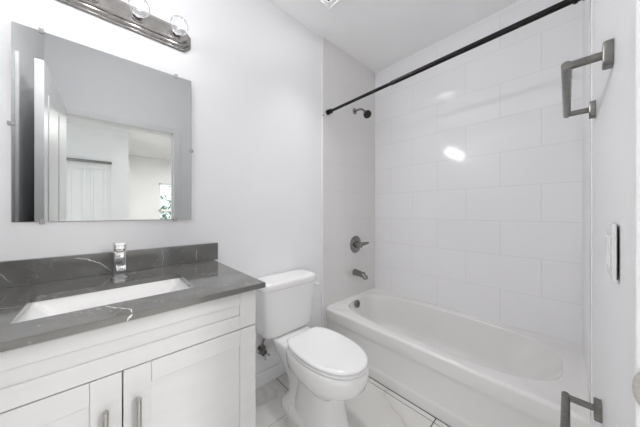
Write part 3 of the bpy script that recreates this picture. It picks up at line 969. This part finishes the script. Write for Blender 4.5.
# ------------------------------------------------------------------ faucet
FXc, FYc = 0.138, 0.056
fa = thing('faucet', 'chrome single-lever faucet on the dark countertop behind sink', 'faucet', (FXc, FYc, CT))
bm = bmesh.new()
def sq_ring(z, hx, hy, n=5, ox=0.0):
    return se_ring(FXc + ox, FYc, z, hx, hy, n, 40)
bm_loft(bm, [sq_ring(CT + 0.0003, 0.027, 0.027), sq_ring(CT + 0.006, 0.027, 0.027), sq_ring(CT + 0.008, 0.023, 0.023), sq_ring(CT + 0.05, 0.021, 0.021), sq_ring(CT + 0.098, 0.022, 0.022), sq_ring(CT + 0.112, 0.0225, 0.0225), sq_ring(CT + 0.115, 0.020, 0.020)])
obj('body', bm, 'chrome', fa, True, 40)
bm = bmesh.new()
bm_loft(bm, [[Vector((FXc + x, FYc + sy * hw, z + dz)) for sy, dz in ((-1, -h), (1, -h), (1, h), (-1, h))] for x, z, hw, h in
             ((0.010, CT + 0.086, 0.017, 0.017), (0.05, CT + 0.080, 0.016, 0.013), (0.095, CT + 0.068, 0.015, 0.010), (0.116, CT + 0.058, 0.014, 0.007))])
bmesh.ops.bevel(bm, geom=bm.edges[:], offset=0.003, segments=2, affect='EDGES')
sp_ = obj('spout', bm, 'chrome', fa, True, 40)
bm = bmesh.new()
bm_lathe(bm, (FXc + 0.100, FYc, CT + 0.060), (0, 0, -1), [(0, 0.011), (0.010, 0.011), (0.0105, 0.009)], 20)
obj('aerator', bm, 'steel', fa, True)
bm = bmesh.new()
bm_loft(bm, [sq_ring(CT + 0.1155, 0.017, 0.017), sq_ring(CT + 0.122, 0.018, 0.018), sq_ring(CT + 0.126, 0.0215, 0.0215), sq_ring(CT + 0.150, 0.021, 0.021), sq_ring(CT + 0.153, 0.019, 0.019)])
bm_loft(bm, [[Vector((FXc + x, FYc + sy * hw, z + dz)) for sy, dz in ((-1, -h), (1, -h), (1, h), (-1, h))] for x, z, hw, h in
             ((0.0, CT + 0.146, 0.019, 0.008), (0.04, CT + 0.149, 0.018, 0.006), (0.075, CT + 0.154, 0.016, 0.0045))])
obj('lever', bm, 'chrome', fa, True, 40)

# ------------------------------------------------------------------ mirror
MY0, MY1, MZ0, MZ1 = -0.2513, 0.3637, 1.1515, 1.9145
mcy = (MY0 + MY1) / 2
A = 0.012
mi = thing('mirror', 'frameless rectangular wall mirror above the vanity', 'mirror', (0.006, mcy, MZ0), rotz=-A)
def rot_box(bm, lo, hi, mat=0, bevel=0.0):
    n0 = len(bm.verts)
    b2 = bmesh.new()
    bm_box(b2, lo, hi, mat, bevel, 2)
    R = Matrix.Translation((0.006, mcy, 0)) @ Matrix.Rotation(-A, 4, 'Z') @ Matrix.Translation((-0.006, -mcy, 0))
    b2.transform(R)
    me = bpy.data.meshes.new('tmp'); b2.to_mesh(me); b2.free()
    bm.from_mesh(me); bpy.data.meshes.remove(me)
bm = bmesh.new()
rot_box(bm, (0.0055, MY0, MZ0), (0.0105, MY1, MZ1))
for f in bm.faces:
    f.material_index = 0 if f.calc_center_median().x > 0.0 and abs(f.normal.x) > 0.9 and f.normal.x > 0 else 1
bmesh.ops.recalc_face_normals(bm, faces=bm.faces[:])
for f in bm.faces:
    f.material_index = 0 if f.normal.x > 0.9 else 1
obj('glass', bm, ['mirror', 'mirror_edge'], mi)
for (y, z, horiz) in ((-0.178, MZ1, 1), (0.291, MZ1, 1), (-0.176, MZ0, -1), (0.286, MZ0, -1), (MY0, 1.527, 2), (MY1, 1.529, 3)):
    bm = bmesh.new()
    xo = (y - mcy) * A
    if horiz in (1, -1):
        s = horiz
        z0, z1 = sorted((z - s * 0.009, z + s * 0.010)); y0, y1 = y - 0.007, y + 0.007
        zz0, zz1 = sorted((z + s * 0.0012, z + s * 0.010))
        bm_box(bm, (0.0003, y0, zz0), (0.0125 + xo, y1, zz1), 0, 0.001, 1)
        bm_box(bm, (0.0112 + xo, y0, z0), (0.0142 + xo, y1, z1), 0, 0.001, 1)
        bm_lathe(bm, (0.0125 + xo, y, z + s * 0.0058), (1, 0, 0), [(0, 0.003), (0.0025, 0.003), (0.003, 0.001)], 10)
    else:
        s = -1 if horiz == 2 else 1
        y0, y1 = sorted((y - s * 0.009, y + s * 0.010)); yy0, yy1 = sorted((y + s * 0.0012, y + s * 0.010))
        bm_box(bm, (0.0003, yy0, z - 0.007), (0.0125 + xo, yy1, z + 0.007), 0, 0.001, 1)
        bm_box(bm, (0.0112 + xo, y0, z - 0.007), (0.0142 + xo, y1, z + 0.007), 0, 0.001, 1)
        bm_lathe(bm, (0.0125 + xo, y + s * 0.0058, z), (1, 0, 0), [(0, 0.003), (0.0025, 0.003), (0.003, 0.001)], 10)
    obj('clip', bm, 'clip', mi)

# ------------------------------------------------------------------ vanity light with four crystal globes
LZ, LC = 2.126, 0.044
lf = thing('vanity_light', 'brushed nickel vanity light bar with crystal bulbs above the mirror', 'wall light', (0.0, LC, LZ))
bm = bmesh.new()
def bar_ring(x, hy, hz, cut):
    # elongated octagon with clipped corners
    return [Vector((x, LC + y, LZ + z)) for y, z in ((-hy, -hz + cut), (-hy + cut, -hz), (hy - cut, -hz), (hy, -hz + cut), (hy, hz - cut), (hy - cut, hz), (-hy + cut, hz), (-hy, hz - cut))]
bm_loft(bm, [bar_ring(0.0005, 0.318, 0.060, 0.03), bar_ring(0.008, 0.318, 0.060, 0.03), bar_ring(0.011, 0.314, 0.056, 0.028), bar_ring(0.012, 0.308, 0.050, 0.026), bar_ring(0.020, 0.306, 0.048, 0.025),
             bar_ring(0.024, 0.301, 0.043, 0.022), bar_ring(0.025, 0.294, 0.036, 0.020), bar_ring(0.036, 0.292, 0.034, 0.020), bar_ring(0.039, 0.287, 0.029, 0.017)])
obj('back_plate', bm, 'bar_nickel', lf)


def facet_globe(bm, c, r, rows=8, cols=14):
    vs = []
    c = Vector(c)
    top = bm.verts.new(c + Vector((r, 0, 0))); bot = bm.verts.new(c - Vector((r, 0, 0)))
    for i in range(1, rows):
        t = PI * i / rows
        vs.append([bm.verts.new(c + Vector((r * math.cos(t), r * math.sin(t) * math.cos(2 * PI * (k + 0.5 * (i % 2)) / cols), r * math.sin(t) * math.sin(2 * PI * (k + 0.5 * (i % 2)) / cols)))) for k in range(cols)])
    for k in range(cols):
        bm.faces.new((top, vs[0][k], vs[0][(k + 1) % cols]))
        bm.faces.new((bot, vs[-1][(k + 1) % cols], vs[-1][k]))
    for i in range(len(vs) - 1):
        for k in range(cols):
            a, b = vs[i], vs[i + 1]
            if i % 2 == 0:   # this row is offset by half a facet
                bm.faces.new((a[k], b[(k + 1) % cols], a[(k + 1) % cols])) if False else None
            k1 = (k + 1) % cols
            if (i + 1) % 2 == 1:
                bm.faces.new((a[k], b[k1], a[k1])); bm.faces.new((a[k], b[k], b[k1]))
            else:
                bm.faces.new((a[k], b[k], a[k1])); bm.faces.new((a[k1], b[k], b[k1]))


for q in range(4):
    y = 0.286 - 0.1605 * q
    bm = bmesh.new()
    bm_lathe(bm, (0.037, y, LZ), (1, 0, 0), [(0, 0.026), (0.004, 0.026), (0.006, 0.021), (0.026, 0.021), (0.028, 0.019), (0.028, 0.013)], 24)
    obj('socket', bm, 'bar_nickel', lf, True)
    bm = bmesh.new()
    facet_globe(bm, (0.111, y, LZ), 0.041)
    bm_lathe(bm, (0.062, y, LZ), (1, 0, 0), [(0, 0.013), (0.008, 0.015), (0.014, 0.021)], 14, caps=False)
    b = obj('bulb', bm, 'bulb', lf)
    bm = bmesh.new()
    bmesh.ops.create_icosphere(bm, subdivisions=2, radius=BULB_CORE_R, matrix=Matrix.Translation((0.124, y, LZ)))
    for f in bm.faces:      # the lamp shines outwards; its base towards the socket is dimmer
        f.material_index = 1 if f.normal.x < 0.62 else 0
    obj('glowing_core', bm, ['glow', 'glow_base'], b, True, 180)

# ------------------------------------------------------------------ exhaust vent in the ceiling
ev = thing('ceiling_vent', 'white square exhaust fan grille in the bathroom ceiling', 'vent', (0.375, 1.10, CEIL))
vx0, vx1, vy0, vy1 = 0.240, 0.500, 0.965, 1.225
bm = bmesh.new()
w = 0.027
zt, zb = CEIL - 0.0005, CEIL - 0.020
for lo, hi in (((vx0, vy0), (vx1, vy0 + w)), ((vx0, vy1 - w), (vx1, vy1)), ((vx0, vy0 + w), (vx0 + w, vy1 - w)), ((vx1 - w, vy0 + w), (vx1, vy1 - w))):
    bm_box(bm, (lo[0], lo[1], zb), (hi[0], hi[1], zt), 0, 0.003, 1)
obj('frame', bm, 'trim', ev)
bm = bmesh.new()
for k in range(19):
    y = vy0 + w + 0.003 + k * 0.0108
    if vy0 + 0.055 < y < vy1 - 0.060:
        bm_box(bm, (vx0 + w, y, CEIL - 0.013), (vx0 + 0.050, y + 0.0072, CEIL - 0.007))
        bm_box(bm, (vx1 - 0.050, y, CEIL - 0.013), (vx1 - w, y + 0.0072, CEIL - 0.007))
    else:
        bm_box(bm, (vx0 + w, y, CEIL - 0.013), (vx1 - w, y + 0.0072, CEIL - 0.007))
obj('grille', bm, 'trim', ev)
bm = bmesh.new()
bm_lathe(bm, (0.375 - 0.005, 1.095, CEIL - 0.004), (0, 0, -1), [(0, 0.078), (0.012, 0.078), (0.016, 0.070)], 40)
obj('lens', bm, 'lamp_glow', ev, True)
obj('backing', boxes(((vx0 + w, vy0 + w, CEIL - 0.003), (vx1 - w, vy1 - w, CEIL - 0.0006))), 'gap', ev)

# ------------------------------------------------------------------ towel bars on the right wall
def towel_bar(z, y0, y1, label, rod_r, scraps):
    t = thing('towel_bar', label, 'towel bar', (wall_x(y0), (y0 + y1) / 2, z), 'towel bars on the wall beside the tub')
    xb, xf = 1.4450, 1.4395   # the rod hangs a touch out of line with the camera axis
    bm = bmesh.new()
    bm_sweep(bm, [(xb, y0 - 0.010, z), (xf, y1 + 0.012, z)], rod_r, 24)
    obj('rod', bm, 'steel', t, True)
    for y in (y0, y1):
        XW = wall_x(y)
        bm = bmesh.new()
        bm_sweep(bm, [((xb if y == y0 else xf) + rod_r * 0.7, y, z), (XW - 0.006, y, z)], 0.0095, 20)
        obj('post', bm, 'steel', t, True)
        bm = bmesh.new()
        ring = [(y + 0.019 * math.copysign(abs(math.cos(a)) ** 0.35, math.cos(a)), z - 0.002 + 0.029 * math.copysign(abs(math.sin(a)) ** 0.35, math.sin(a))) for a in [2 * PI * k / 40 for k in range(40)]]
        bm_loft(bm, [[Vector((XW - 0.0004, yy, zz)) for yy, zz in ring], [Vector((XW - 0.013, yy, zz)) for yy, zz in ring],
                     [Vector((XW - 0.016, y + (yy - y) * 0.9, z - 0.002 + (zz - z + 0.002) * 0.94)) for yy, zz in ring]])
        obj('wall_plate', bm, 'steel', t, True)
    if scraps:
        r = random.Random(5)
        bm = bmesh.new()
        for k in range(16):
            yy = r.uniform(y0 + 0.03, y1 - 0.03)
            a = r.choice((r.uniform(-0.3, 0.8), r.uniform(2.2, 4.2)))
            n = Vector((math.cos(a), 0, math.sin(a)))
            tdir = Vector((-math.sin(a), 0, math.cos(a)))
            c = Vector((xb + (xf - xb) * (yy - y0) / (y1 - y0), yy, z)) + n * (rod_r + 0.0004)
            L, W = r.uniform(0.004, 0.014), r.uniform(0.001, 0.003)
            vs = [bm.verts.new(c + Vector((0, sy * L, 0)) + tdir * (st_ * W) + n * dn) for sy, st_, dn in ((-1, 0.3, 0), (0.2, 1, 0.001), (1, -0.2, 0.003), (0.1, -1, 0.0))]
            bm.faces.new(vs)
            ws = [bm.verts.new(v.co + n * 0.0006) for v in vs]
            bm.faces.new(ws[::-1])
            for i in range(4):
                bm.faces.new((vs[i], vs[(i + 1) % 4], ws[(i + 1) % 4], ws[i]))
        s = obj('film_scraps', bm, 'film', t)
        s['kind'] = 'stuff'
        s['label'] = 'torn white scraps of protective film'


towel_bar(1.557, 0.860, 1.285, 'upper satin metal towel bar with torn film scraps', 0.0100, True)
towel_bar(0.598, 0.650, 1.092, 'lower satin metal towel bar close to the tub apron', 0.0100, False)

# ------------------------------------------------------------------ light switch
XS = wall_x(0.88)
sw = thing('light_switch', 'white light switch plate on the wall before the towel bars', 'light switch', (XS, 0.822, 1.11))
bm = bmesh.new()
bm_loft(bm, [[Vector((x, y, z)) for y, z in ((0.765 + i, 1.047 + i), (0.879 - i, 1.047 + i), (0.879 - i, 1.166 - i), (0.765 + i, 1.166 - i))] for x, i in ((XS - 0.0022, 0.0), (XS - 0.0065, 0.0), (XS - 0.0080, 0.004))])
obj('cover_plate', bm, 'plate', sw)
obj('plate_gap_shade', boxes(((XS - 0.0024, 0.771, 1.052), (XS - 0.0003, 0.873, 1.161))), 'gap', sw)  # dark slab put behind the plate as its shadow line
for yc in (0.799, 0.845):
    bm = bmesh.new()
    bm_box(bm, (XS - 0.0110, yc - 0.016, 1.074), (XS - 0.0078, yc + 0.016, 1.139), 0, 0.0015, 1)
    obj('rocker', bm, 'plate', sw)
